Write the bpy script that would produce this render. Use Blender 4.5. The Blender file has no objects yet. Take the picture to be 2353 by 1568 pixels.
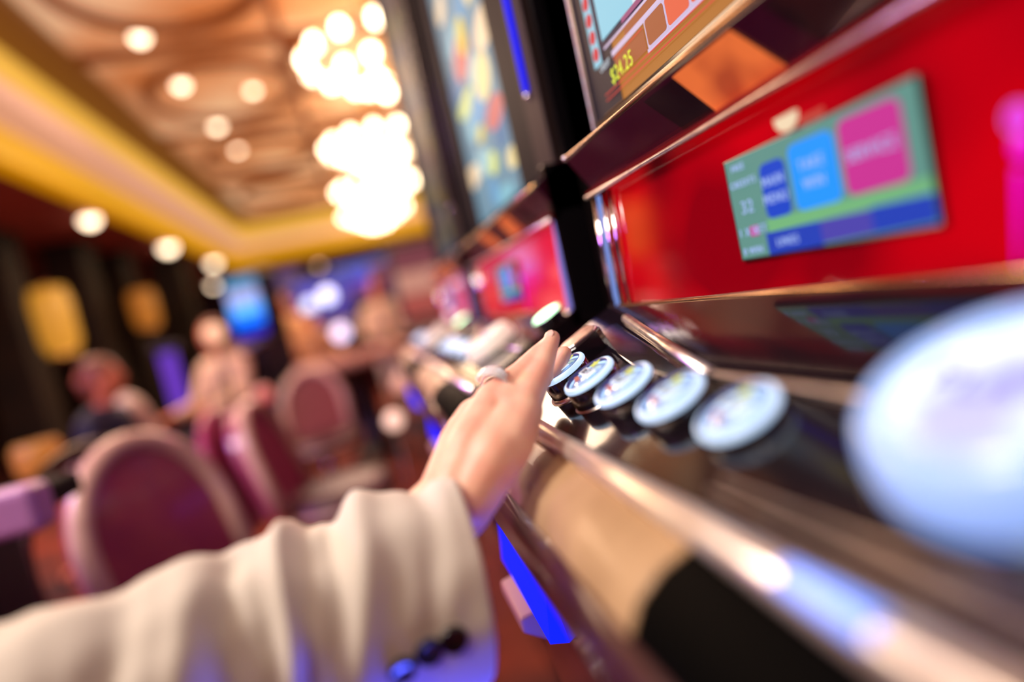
import bpy, bmesh, math, random
from mathutils import Vector, Matrix, noise
random.seed(7)
SC = bpy.context.scene
COL = SC.collection
PI = math.pi
# ---------------------------------------------------------------- camera frame
FPX, CX, CY = 1350.0, 1176.5, 784.0
F_ = Vector((-326, -34, FPX))
th = math.radians(13)
sx, sy = math.sin(th), math.cos(th)
dd = -FPX * FPX / (F_.x * sx + F_.y * sy)
D_ = Vector((dd * sx, dd * sy, FPX)).normalized()
F_.normalize()
R_ = D_.cross(F_)
M3 = Matrix((R_, F_, -D_))          # world = M3 @ (right, down, forward)

def P(px, py, x=None, y=None, z=None, dep=None):
    r = M3 @ Vector(((px - CX) / FPX, (py - CY) / FPX, 1.0))
    if x is not None: return r * (x / r.x)
    if y is not None: return r * (y / r.y)
    if z is not None: return r * (z / r.z)
    return r * dep

cam = bpy.data.cameras.new('camera')
camo = bpy.data.objects.new('camera', cam); COL.objects.link(camo)
right, down, fwd = M3.col[0], M3.col[1], M3.col[2]
rot = Matrix((right, -down, -fwd)).transposed()
camo.matrix_world = rot.to_4x4()
cam.sensor_width = 36.0
cam.lens = FPX / 2353.0 * 36.0
cam.clip_start = 0.01; cam.clip_end = 100
cam.dof.use_dof = True
cam.dof.focus_distance = 0.472
cam.dof.aperture_fstop = 1.0
SC.camera = camo
SC.view_settings.view_transform = 'Standard'
SC.view_settings.look = 'None'
SC.view_settings.exposure = 0.0
SC.view_settings.gamma = 1.0
SC.view_settings.use_curve_mapping = False
w = bpy.data.worlds.new('world'); SC.world = w; w.use_nodes = True
w.node_tree.nodes['Background'].inputs[0].default_value = (1.0, .62, .4, 1)
w.node_tree.nodes['Background'].inputs[1].default_value = 0.05

def lamp(name, typ, loc, energy, color, size=.3, target=None, size_y=None, spot=None):
    l = bpy.data.lights.new(name, typ); l.energy = energy; l.color = color
    if typ == 'AREA':
        l.size = size
        if size_y: l.shape = 'RECTANGLE'; l.size_y = size_y
    else: l.shadow_soft_size = size
    if spot: l.spot_size = spot; l.spot_blend = .6
    o = bpy.data.objects.new(name, l); COL.objects.link(o); o.location = loc
    if target is not None:
        o.rotation_euler = (Vector(target) - Vector(loc)).to_track_quat('-Z', 'Y').to_euler()
    return o
# unseen fill lights added for the scene, then chandelier and LED glow
lamp('overhead_key_light', 'AREA', (-2.2, .2, 2.3), 116, (1.0, .89, .80), .8, (0, .45, -.1))  # unseen area light added overhead to light the hand and jacket
lamp('rear_fill_light', 'AREA', (-1.6, -1.6, 2.35), 30, (1.0, .8, .62), .5, (.1, .5, -.1))  # second unseen area light, added behind the camera
lamp('hall_fill_light', 'AREA', (-2.6, 5.0, 2.3), 150, (1.0, .66, .42), 2.0, (-2.2, 5.0, -1))  # unseen, added to brighten the people in the hall
lamp('hall_fill_light', 'AREA', (-.4, 8.5, 2.9), 170, (1.0, .68, .5), 2.0, (-.6, 7, -1))  # unseen, added to fill the farther part of the hall
lamp('violet_fill_light', 'AREA', (-3.6, 1.2, 1.6), 80, (.62, .22, 1.0), .7, (-.9, 1.8, -.4))  # no violet source in view; aimed towards the ledge table
lamp('magenta_fill_light', 'AREA', (.7, 4.6, 1.4), 14, (1.0, .12, .35), .6, (-.3, 2.2, -.5))  # no magenta source in view; aimed towards the chairs
for yy in (6.9, 10.2, 13.4, 16.6):
    lamp('chandelier_glow', 'POINT', (.75, yy, 2.45), 45, (1.0, .66, .36), .5)
lamp('led_strip_light', 'AREA', (.085, .30, -.44), 4.2, (.08, .10, 1.0), .10, (-.08, .33, -.20), .5)

# ---------------------------------------------------------------- materials
MATS = {}
def mat(name, color, rough=.5, metal=0.0, emit=None, es=0.0, coat=0.0, spec=.5, noise_amt=0, noise_scale=20, bump=0, sss=0, color2=None, trans=0):
    if name in MATS: return MATS[name]
    m = bpy.data.materials.new(name); m.use_nodes = True
    nt = m.node_tree; b = nt.nodes['Principled BSDF']
    b.inputs['Base Color'].default_value = (*color, 1)
    b.inputs['Roughness'].default_value = rough
    b.inputs['Metallic'].default_value = metal
    b.inputs['Specular IOR Level'].default_value = spec
    b.inputs['Coat Weight'].default_value = coat
    b.inputs['Coat Roughness'].default_value = .04
    b.inputs['Transmission Weight'].default_value = trans
    if sss:
        b.inputs['Subsurface Weight'].default_value = sss
        b.inputs['Subsurface Radius'].default_value = (.012, .004, .002)
        b.inputs['Subsurface Scale'].default_value = 1.0
    if emit:
        b.inputs['Emission Color'].default_value = (*emit, 1)
        b.inputs['Emission Strength'].default_value = es
    if color2 or bump:
        tc = nt.nodes.new('ShaderNodeTexCoord'); n = nt.nodes.new('ShaderNodeTexNoise')
        n.inputs['Scale'].default_value = noise_scale; n.inputs['Detail'].default_value = 4
        nt.links.new(tc.outputs['Object'], n.inputs['Vector'])
        if color2:
            r = nt.nodes.new('ShaderNodeValToRGB')
            r.color_ramp.elements[0].position = .38; r.color_ramp.elements[1].position = .62
            r.color_ramp.elements[0].color = (*color, 1); r.color_ramp.elements[1].color = (*color2, 1)
            nt.links.new(n.outputs['Fac'], r.inputs['Fac']); nt.links.new(r.outputs['Color'], b.inputs['Base Color'])
        if bump:
            bp = nt.nodes.new('ShaderNodeBump'); bp.inputs['Strength'].default_value = bump; bp.inputs['Distance'].default_value = .002
            nt.links.new(n.outputs['Fac'], bp.inputs['Height']); nt.links.new(bp.outputs['Normal'], b.inputs['Normal'])
    MATS[name] = m
    return m
def srgb(r, g, b):
    return tuple(((c / 255) / 12.92 if c / 255 <= .04045 else ((c / 255 + .055) / 1.055) ** 2.4) for c in (r, g, b))
def emi(name, rgb, s=1.0, base=None):
    c = srgb(*rgb)
    return mat(name, base or tuple(v * .08 for v in c), .5, emit=c, es=s, spec=.15)

# ---------------------------------------------------------------- mesh helpers
class MB:
    def __init__(self): self.v = []; self.f = []; self.sm = []
    def face(self, pts, smooth=False):
        i = len(self.v); self.v += [Vector(p) for p in pts]; self.f.append(list(range(i, i + len(pts)))); self.sm.append(smooth)
        return self
    def box(self, x0, x1, y0, y1, z0, z1):
        i = len(self.v)
        self.v += [Vector((x, y, z)) for x in (x0, x1) for y in (y0, y1) for z in (z0, z1)]
        for q in ((0, 1, 3, 2), (4, 6, 7, 5), (0, 4, 5, 1), (2, 3, 7, 6), (0, 2, 6, 4), (1, 5, 7, 3)):
            self.f.append([i + k for k in q]); self.sm.append(False)
        return self
    def prism(self, prof, y0, y1, smooth=False):     # profile in (x,z), extruded along y
        n = len(prof); i = len(self.v)
        self.v += [Vector((a, y0, b)) for a, b in prof] + [Vector((a, y1, b)) for a, b in prof]
        for k in range(n):
            self.f.append([i + k, i + (k + 1) % n, i + n + (k + 1) % n, i + n + k]); self.sm.append(smooth)
        self.f.append([i + k for k in range(n)][::-1]); self.sm.append(False)
        self.f.append([i + n + k for k in range(n)]); self.sm.append(False)
        return self
    def extr(self, pts, vec):                        # polygon in space thickened by a vector
        n = len(pts); i = len(self.v); vec = Vector(vec)
        self.v += [Vector(p) for p in pts] + [Vector(p) + vec for p in pts]
        for k in range(n):
            self.f.append([i + k, i + (k + 1) % n, i + n + (k + 1) % n, i + n + k]); self.sm.append(False)
        self.f.append([i + k for k in range(n)][::-1]); self.sm.append(False)
        self.f.append([i + n + k for k in range(n)]); self.sm.append(False)
        return self
    def tube(self, pts, rads, seg=16, cap=True, smooth=True, closed=False, flat=1.0):
        pts = [Vector(p) for p in pts]
        if not isinstance(rads, (list, tuple)): rads = [rads] * len(pts)
        i0 = len(self.v); n = len(pts); pu = None
        for k, p in enumerate(pts):
            if closed: t = (pts[(k + 1) % n] - pts[k - 1]).normalized()
            else: t = (pts[min(k + 1, n - 1)] - pts[max(k - 1, 0)]).normalized()
            if pu is None:
                a = Vector((0, 0, 1)) if abs(t.z) < .9 else Vector((1, 0, 0))
                u = t.cross(a).normalized()
            else:
                u = (pu - t * pu.dot(t)).normalized()
            pu = u; v = t.cross(u)
            for s in range(seg):
                an = 2 * PI * s / seg
                self.v.append(p + (u * math.cos(an) + v * math.sin(an) * flat) * rads[k])
        rng = n if closed else n - 1
        for k in range(rng):
            for s in range(seg):
                a = i0 + k * seg + s; b = i0 + k * seg + (s + 1) % seg
                c = i0 + ((k + 1) % n) * seg + (s + 1) % seg; d = i0 + ((k + 1) % n) * seg + s
                self.f.append([a, b, c, d]); self.sm.append(smooth)
        if cap and not closed:
            self.f.append([i0 + s for s in range(seg)][::-1]); self.sm.append(False)
            self.f.append([i0 + (n - 1) * seg + s for s in range(seg)]); self.sm.append(False)
        return self
    def lathe(self, c, axis, prof, seg=32, smooth=True, u=None):     # profile (radius, height)
        c = Vector(c); axis = Vector(axis).normalized()
        a = Vector((0, 1, 0)) if abs(axis.y) < .9 else Vector((1, 0, 0))
        u = axis.cross(a).normalized(); v = axis.cross(u); i0 = len(self.v)
        for r, h in prof:
            for s in range(seg):
                an = 2 * PI * s / seg
                self.v.append(c + axis * h + (u * math.cos(an) + v * math.sin(an)) * max(r, 1e-5))
        for k in range(len(prof) - 1):
            for s in range(seg):
                self.f.append([i0 + k * seg + s, i0 + k * seg + (s + 1) % seg, i0 + (k + 1) * seg + (s + 1) % seg, i0 + (k + 1) * seg + s]); self.sm.append(smooth)
        return self
    def ell(self, c, r, seg=16, rings=10, rotm=None):
        c = Vector(c); i0 = len(self.v)
        if not isinstance(r, (list, tuple)): r = (r, r, r)
        for k in range(rings + 1):
            ph = PI * k / rings
            for s in range(seg):
                an = 2 * PI * s / seg
                q = Vector((r[0] * max(math.sin(ph), 1e-4) * math.cos(an), r[1] * max(math.sin(ph), 1e-4) * math.sin(an), r[2] * math.cos(ph)))
                if rotm: q = rotm @ q
                self.v.append(c + q)
        for k in range(rings):
            for s in range(seg):
                self.f.append([i0 + k * seg + s, i0 + (k + 1) * seg + s, i0 + (k + 1) * seg + (s + 1) % seg, i0 + k * seg + (s + 1) % seg]); self.sm.append(True)
        return self
    def capsule(self, a, b, ra, rb, seg=14):
        a = Vector(a); b = Vector(b); t = b - a; L = t.length
        if L < 1e-6: return self.ell(a, ra)
        t.normalize(); prof = []
        for k in range(5):
            an = PI / 2 * k / 4; prof.append((ra * math.sin(an), -ra * math.cos(an)))
        for k in range(5):
            an = PI / 2 * k / 4; prof.append((rb * math.cos(an), L + rb * math.sin(an)))
        return self.lathe(a, t, prof, seg)
    def build(self, name, m, parent=None, bevel=0, origin=None, subs=0, remesh=0, smooth_it=0, merge=True):
        me = bpy.data.meshes.new(name)
        o3 = Vector(origin) if origin is not None else Vector((0, 0, 0))
        me.from_pydata([tuple(v - o3) for v in self.v], [], self.f)
        for p, s in zip(me.polygons, self.sm): p.use_smooth = s
        bm = bmesh.new(); bm.from_mesh(me)
        if merge: bmesh.ops.remove_doubles(bm, verts=bm.verts, dist=1e-6)
        bmesh.ops.recalc_face_normals(bm, faces=bm.faces)
        bm.to_mesh(me); bm.free()
        me.materials.append(m)
        o = bpy.data.objects.new(name, me); COL.objects.link(o)
        if origin is not None: o.location = o3
        if parent is not None: o.parent = parent
        if remesh:
            r = o.modifiers.new('r', 'REMESH'); r.mode = 'VOXEL'; r.voxel_size = remesh; r.use_smooth_shade = True
            if smooth_it:
                s = o.modifiers.new('s', 'SMOOTH'); s.factor = .6; s.iterations = smooth_it
            dg = bpy.context.evaluated_depsgraph_get(); dg.update()
            nm = bpy.data.meshes.new_from_object(o.evaluated_get(dg))
            o.modifiers.clear(); o.data = nm
            for p in nm.polygons: p.use_smooth = True
        if bevel:
            bv = o.modifiers.new('bevel', 'BEVEL'); bv.width = bevel; bv.segments = 3; bv.limit_method = 'ANGLE'; bv.angle_limit = math.radians(35)
        if subs:
            ss = o.modifiers.new('subsurf', 'SUBSURF'); ss.levels = subs; ss.render_levels = subs
        return o

def root(name, label, cat, loc=(0, 0, 0), group=None, rz=0):
    o = bpy.data.objects.new(name, None); COL.objects.link(o); o.location = loc; o.rotation_euler.z = rz
    o.empty_display_size = .05
    return tag(o, label, cat, group)
def tag(o, label, cat, group=None):
    o['label'] = label; o['category'] = cat
    if group: o['group'] = group
    return o
def struct(o): o['kind'] = 'structure'; return o
def text(name, s, c, u, v, size, m, parent, origin=None, depth=.0006, sxs=1.0, align='CENTER'):
    """flat lettering: c centre, u reading direction, v up"""
    cu = bpy.data.curves.new(name, 'FONT'); cu.body = s; cu.size = size; cu.extrude = depth; cu.space_character = 1.12
    cu.align_x = align; cu.align_y = 'CENTER'
    tmp = bpy.data.objects.new(name, cu); COL.objects.link(tmp)
    dg = bpy.context.evaluated_depsgraph_get(); dg.update()
    me = bpy.data.meshes.new_from_object(tmp.evaluated_get(dg)); COL.objects.unlink(tmp); bpy.data.objects.remove(tmp)
    u = Vector(u).normalized(); v = Vector(v).normalized(); n = u.cross(v); c = Vector(c)
    for q in me.vertices: q.co = c + u * q.co.x * sxs + v * q.co.y + n * q.co.z
    me.materials.clear(); me.materials.append(m); me.name = name
    o = bpy.data.objects.new(name, me); COL.objects.link(o)
    if parent is not None: o.parent = parent
    return o

# palette
M_black = mat('black_gloss', (.006, .005, .007), .14, coat=.5)
M_blackm = mat('black_satin', (.010, .008, .011), .38)
M_burg = mat('burgundy_gloss', (.035, .004, .014), .16, coat=.6)
M_deck = mat('deck_gloss', (.008, .005, .008), .10, spec=.32, coat=.15)
M_chrome = mat('chrome', (.78, .74, .76), .12, metal=1)
M_chromer = mat('brushed_chrome', (.86, .78, .72), .30, metal=1, color2=(.62, .52, .48), noise_scale=90, bump=.15)
M_gold = mat('gold_trim', (.75, .45, .2), .22, metal=1)
M_tan = mat('tan_reflection', srgb(182, 148, 112), .5, coat=.1, color2=srgb(168, 134, 100), noise_scale=30)  # colour stands in for the sleeve mirrored in a black armrest
M_glass_red = mat('red_glass', (.20, .0, .004), .10, coat=.9)
def backlit_or_reflected(m, lo, hi, sc, st):
    nt = m.node_tree; b = nt.nodes['Principled BSDF']
    tc = nt.nodes.new('ShaderNodeTexCoord'); n = nt.nodes.new('ShaderNodeTexNoise'); n.inputs['Scale'].default_value = sc; n.inputs['Detail'].default_value = 1
    r = nt.nodes.new('ShaderNodeValToRGB'); r.color_ramp.elements[0].position = .36; r.color_ramp.elements[1].position = .6
    r.color_ramp.elements[0].color = (*lo, 1); r.color_ramp.elements[1].color = (*hi, 1)
    nt.links.new(tc.outputs['Object'], n.inputs['Vector']); nt.links.new(n.outputs['Fac'], r.inputs['Fac'])
    nt.links.new(r.outputs['Color'], b.inputs['Emission Color']); b.inputs['Emission Strength'].default_value = st
backlit_or_reflected(M_glass_red, srgb(70, 0, 8), srgb(222, 0, 14), 9, .54)
M_grey = mat('grey_bezel', (.09, .075, .08), .3, metal=.4)
M_white = emi('white_light', (235, 240, 255), 1.0)

# ================================================================ THE ROOM
FZ = -1.1
M_carpet = mat('carpet', (.030, .002, .006), .9, color2=(.24, .028, .008), noise_scale=1.6)
M_ceil_dark = mat('lower_ceiling', (.50, .13, .11), .7)
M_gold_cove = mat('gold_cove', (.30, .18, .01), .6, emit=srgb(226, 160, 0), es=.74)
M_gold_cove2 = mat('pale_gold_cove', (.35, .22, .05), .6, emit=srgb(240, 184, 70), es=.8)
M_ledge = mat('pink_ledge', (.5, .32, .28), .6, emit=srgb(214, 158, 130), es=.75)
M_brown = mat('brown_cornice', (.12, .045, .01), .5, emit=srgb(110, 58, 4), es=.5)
M_wallp = mat('wall_panel', (.025, .007, .005), .55, color2=(.06, .018, .009), noise_scale=1.2)
M_wallfar = mat('wall_far', (.06, .015, .05), .6)
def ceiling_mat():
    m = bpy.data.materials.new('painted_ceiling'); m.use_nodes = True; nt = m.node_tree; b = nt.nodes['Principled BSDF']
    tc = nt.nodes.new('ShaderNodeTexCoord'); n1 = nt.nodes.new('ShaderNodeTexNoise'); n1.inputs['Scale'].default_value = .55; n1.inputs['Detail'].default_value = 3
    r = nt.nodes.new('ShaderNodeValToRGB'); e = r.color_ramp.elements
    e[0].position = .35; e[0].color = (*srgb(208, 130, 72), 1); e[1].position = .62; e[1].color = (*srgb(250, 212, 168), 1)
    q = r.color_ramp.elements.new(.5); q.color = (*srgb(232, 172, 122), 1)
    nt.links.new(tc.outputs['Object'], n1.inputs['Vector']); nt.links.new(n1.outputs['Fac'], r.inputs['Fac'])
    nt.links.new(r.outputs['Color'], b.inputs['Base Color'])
    nt.links.new(r.outputs['Color'], b.inputs['Emission Color']); b.inputs['Emission Strength'].default_value = .5  # ceiling glows by itself in place of chandelier light
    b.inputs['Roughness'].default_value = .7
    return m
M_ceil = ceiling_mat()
X0, X1, Y0, Y1 = -9.0, 3.2, -3.0, 23.0
LZ, UZ = 2.4, 3.65
struct(MB().box(X0, X1, Y0, Y1, FZ - .1, FZ).build('floor', M_carpet))
struct(MB().box(X0 - .1, X0, Y0, Y1, FZ, LZ + .1).build('wall_left', M_wallp))
struct(MB().box(X1, X1 + .1, Y0, Y1, FZ, UZ + .1).build('wall_right', M_wallp))
struct(MB().box(X0, X1, Y1, Y1 + .1, FZ, UZ + .1).build('wall_far', M_wallfar))
struct(MB().box(X0, X1, Y0 - .1, Y0, FZ, UZ + .1).build('wall_near', M_wallp))
# lower ceiling round the tray, then the tray itself
CXL, CYF = -3.12, 18.0
lc = MB().box(X0, CXL, Y0, Y1, LZ, LZ + .08); lc.box(CXL, X1, CYF, Y1, LZ, LZ + .08)
struct(lc.build('ceiling_lower', M_ceil_dark))
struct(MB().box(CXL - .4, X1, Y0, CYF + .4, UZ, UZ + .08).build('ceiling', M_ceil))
def cove(name, xa, ya, z0, z1, t, m):
    b = MB(); b.box(xa - t, xa, Y0, ya + t, z0, z1); b.box(xa, X1, ya, ya + t, z0, z1)
    return struct(b.build(name, m))
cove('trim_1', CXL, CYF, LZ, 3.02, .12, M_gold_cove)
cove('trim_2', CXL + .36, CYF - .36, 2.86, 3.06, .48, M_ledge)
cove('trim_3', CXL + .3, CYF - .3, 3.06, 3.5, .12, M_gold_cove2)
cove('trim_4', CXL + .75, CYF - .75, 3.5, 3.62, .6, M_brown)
# painted coffer ribs: circles and bars on the upper ceiling
ti = 5
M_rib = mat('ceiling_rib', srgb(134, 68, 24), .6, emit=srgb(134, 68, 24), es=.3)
for (cx_, cy_, r_) in ((-1.15, 6.2, .95), (-1.15, 9.0, .95), (-1.15, 12.0, .95), (.75, 5.0, .8), (.75, 8.5, 1.0), (.75, 12, 1.0), (-1.15, 15, .95), (.75, 15, 1.0)):
    ring = [Vector((cx_ + r_ * math.cos(2 * PI * k / 40), cy_ + r_ * math.sin(2 * PI * k / 40), UZ - .02)) for k in range(40)]
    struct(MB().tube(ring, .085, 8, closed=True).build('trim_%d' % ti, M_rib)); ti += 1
for cy_ in (4.4, 7.6, 10.5, 13.5):
    struct(MB().box(CXL + .75, X1, cy_ - .1, cy_ + .1, UZ - .06, UZ).build('trim_%d' % ti, M_rib)); ti += 1
for cx_ in (-.2,):
    struct(MB().box(cx_ - .05, cx_ + .05, Y0, CYF - .8, UZ - .05, UZ).build('trim_%d' % ti, M_rib)); ti += 1

# ---- chandeliers
M_bulb = mat('bulb', (1, .9, .75), .3, emit=(1.0, .80, .52), es=15)
M_crys = mat('crystal', (.95, .85, .7), .1, emit=(1.0, .72, .42), es=1.6)
def chandelier(cx_, cy_, label):
    t = root('chandelier', label, 'chandelier', (cx_, cy_, UZ), 'chandeliers under the tray ceiling')
    MB().lathe((0, 0, 0), (0, 0, -1), [(.0, 0), (.16, 0), (.14, .05), (.03, .09), (.0, .09)], 20).build('ceiling_rose', M_gold, t)
    MB().tube([(0, 0, -.05), (0, 0, -.95)], .018, 8).build('rod', M_gold, t)
    f = MB()
    for r_, z_ in ((.85, -.62), (.52, -.80), (.24, -.95)):
        f.tube([Vector((r_ * math.cos(2 * PI * k / 32), r_ * math.sin(2 * PI * k / 32), z_)) for k in range(32)], .022, 8, closed=True)
    for k in range(8):
        a = 2 * PI * k / 8; f.tube([(0, 0, -.45), (.85 * math.cos(a), .85 * math.sin(a), -.62)], .012, 6)
    f.build('frame', M_gold, t)
    for n, r_, z_ in ((14, .85, -.62), (9, .52, -.80), (5, .24, -.95)):
        for k in range(n):
            a = 2 * PI * (k + .3) / n
            c = Vector((r_ * math.cos(a), r_ * math.sin(a), z_))
            MB().ell(c + Vector((0, 0, -.07)), (.055, .055, .075), 10, 6).build('bulb', M_bulb, t)
    cr = MB()
    for k in range(28):
        a = 2 * PI * k / 28
        for r_, z_, l in ((.85, -.62, .16), (.52, -.80, .14)):
            cr.lathe((r_ * math.cos(a), r_ * math.sin(a), z_ - .02), (0, 0, -1), [(0, 0), (.02, l * .6), (0, l)], 6)
    o = cr.build('crystal_drops', M_crys, t); o['kind'] = 'stuff'
    return t
for k, (yy, lb) in enumerate(((6.9, 'tiered crystal chandelier nearest the camera, top of the row'), (10.2, 'tiered crystal chandelier second from the camera in the row'),
                              (13.4, 'tiered crystal chandelier third from the camera in the row'), (16.4, 'tiered crystal chandelier farthest away, above the end cove'))):
    chandelier(.85, yy, lb)

# ---- ceiling downlights, each a ring with a glowing lens
M_down = mat('downlight_lens', (1, .9, .8), .3, emit=(1.0, .77, .52), es=6.0)
M_down2 = mat('downlight_lens_dim', (1, .9, .8), .3, emit=(1.0, .62, .36), es=3.0)
def downlight(px, py, z, r_, label, grp, m=None):
    c = P(px, py, z=z)
    t = root('ceiling_downlight', label, 'ceiling light', c, grp)
    MB().lathe((0, 0, 0), (0, 0, -1), [(r_ * 1.25, 0), (r_ * 1.25, .015), (r_, .02), (r_, 0)], 20).build('rim', M_chromer, t)
    MB().lathe((0, 0, 0), (0, 0, -1), [(r_, .0), (r_ * .92, r_ * .38), (r_ * .7, r_ * .7), (r_ * .38, r_ * .92), (0, r_)], 20).build('lens', m or M_down, t)
gA, gB = 'downlights in the painted tray ceiling', 'downlights in the dark lower ceiling'
for i, (px, py, lb) in enumerate(((320, 83, 'nearest tray-ceiling downlight, above the gold cove at top left'), (415, 193, 'tray-ceiling downlight second from the top left corner'),
        (498, 288, 'tray-ceiling downlight third along the left row, beside the brown cornice'), (545, 343, 'faint tray-ceiling downlight fourth along the left row'),
        (580, 205, 'tray-ceiling downlight between the left row and the nearest chandelier'))):
    downlight(px, py, UZ - .01, .085 if i < 3 else .07, lb, gA)
for px, py, r_, lb, m in ((205, 502, .115, 'downlight in the dark ceiling, nearest under the gold cove', M_down), (385, 566, .14, 'downlight in the dark ceiling, second under the gold cove', M_down),
        (490, 602, .13, 'downlight in the dark ceiling touching the end of the gold cove', M_down), (112, 660, .09, 'very dim downlight above the left yellow wall sconce', M_down2)):
    downlight(px, py, LZ - .01, r_, lb, gB, m)
for px, py, r_, lb in ((490, 654, .12, 'downlight just above the blue glowing slot screen'), (668, 622, .12, 'rosy downlight under the far end cove'), (733, 608, .11, 'faint violet-pink downlight right of the rosy one under the end cove')):
    downlight(px, py, LZ - .01, r_, lb, gB, M_down2 if px > 700 else M_down)

# ================================================================ SLOT MACHINES
DX = lambda x: -.155 + .466 * x
NRM = Vector((-.466, 0, 1)).normalized(); E1 = Vector((1, 0, .466)).normalized()
def dp(x, y, h=0): return Vector((x, y, DX(x))) + NRM * h
M_btn_side = mat('button_black', (.008, .006, .010), .18, coat=.6)
M_btn_ring = mat('button_ring', (.35, .45, .6), .2, emit=srgb(186, 218, 252), es=1.0)
M_btn_face = mat('button_face', (.3, .42, .6), .12, emit=srgb(110, 165, 222), es=.75, coat=1)
M_btn_pale = mat('button_pale', (.5, .6, .7), .15, emit=srgb(206, 228, 245), es=.85, coat=1)
M_btn_yel = emi('button_yellow', (240, 240, 110), .85)
M_btn_red = emi('button_red', (225, 120, 110), .7)
M_btn_groove = mat('button_groove', (.03, .03, .10), .3, emit=srgb(50, 60, 130), es=.5)
M_btn_ink = mat('button_ink', (.03, .05, .12), .4)
def push_button(c, r, parent, parts=True):
    """round lit button: black barrel, glowing ring, face, printed badge"""
    hb = .0225
    b = MB().lathe(c - NRM * hb, NRM, [(0, 0), (r * 1.02, 0), (r * 1.04, .003), (r * 1.0, hb - .004), (r * .96, hb - .002), (0, hb - .002)], 40).build('push_button', M_btn_side, parent)
    MB().lathe(c - NRM * .003, NRM, [(r * .97, -.001), (r * 1.0, .0015), (r * .97, .0035), (r * .86, .0042), (r * .80, .002), (r * .8, 0)], 40).build('lit_ring', M_btn_ring, b)
    MB().lathe(c - NRM * .003, NRM, [(0, .0034), (r * .5, .0030), (r * .79, .0016), (r * .79, .0)], 40).build('lens', M_btn_face, b)
    MB().lathe(c - NRM * (hb - .004), NRM, [(r * 1.04, -.004), (r * 1.16, -.003), (r * 1.14, .0), (r * 1.04, .0015)], 40).build('collar', M_chromer, b) if parts else None
    MB().lathe(c - NRM * .003, NRM, [(r * .80, .002), (r * .81, .0032), (r * .85, .0045), (r * .87, .0040)], 40).build('groove', M_btn_groove, b) if parts else None
    if parts:
        top = c + NRM * .0012
        v2 = Vector((0, 1, 0)); right_ = Vector((0, -1, 0)); up_ = E1
        MB().extr([top + right_ * a + up_ * q for a, q in ((-r * .5, -r * .12), (r * .5, -r * .2), (r * .56, r * .18), (-r * .44, r * .22))], NRM * .0008).build('pale_badge', M_btn_pale, b)
        pts = []
        for k in range(10):
            rr = r * (.22 if k % 2 == 0 else .1); a = 2 * PI * k / 10 + .3
            pts.append(top + up_ * (r * .47) + right_ * (rr * math.cos(a)) + up_ * (rr * math.sin(a)) - right_ * r * .12)
        MB().extr(pts, NRM * .0009).build('yellow_star', M_btn_yel, b)
        MB().extr([top + right_ * a + up_ * q for a, q in ((-r * .4, -r * .36), (-r * .05, -r * .5), (r * .1, -r * .36), (-r * .3, -r * .22))], NRM * .0008).build('red_mark', M_btn_red, b)
        text('button_lettering', 'BET', top + NRM * .0012 + up_ * r * .02, right_, up_, r * .36, M_btn_ink, b, depth=.0002)
    return b

def screen_quad(name, pts, x, m, parent, t=.0012):      # pts as (y,z) on a plane of constant x
    return MB().extr([(x, a, b) for a, b in pts], (-t, 0, 0)).build(name, m, parent)
def rr(y0, y1, z0, z1, r=.004):
    out = []
    for cy_, cz_, a0 in ((y1 - r, z1 - r, 0), (y0 + r, z1 - r, 90), (y0 + r, z0 + r, 180), (y1 - r, z0 + r, 270)):
        for k in range(5):
            a = math.radians(a0 + k * 22.5); out.append((cy_ + r * math.cos(a), cz_ + r * math.sin(a)))
    return out

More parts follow.
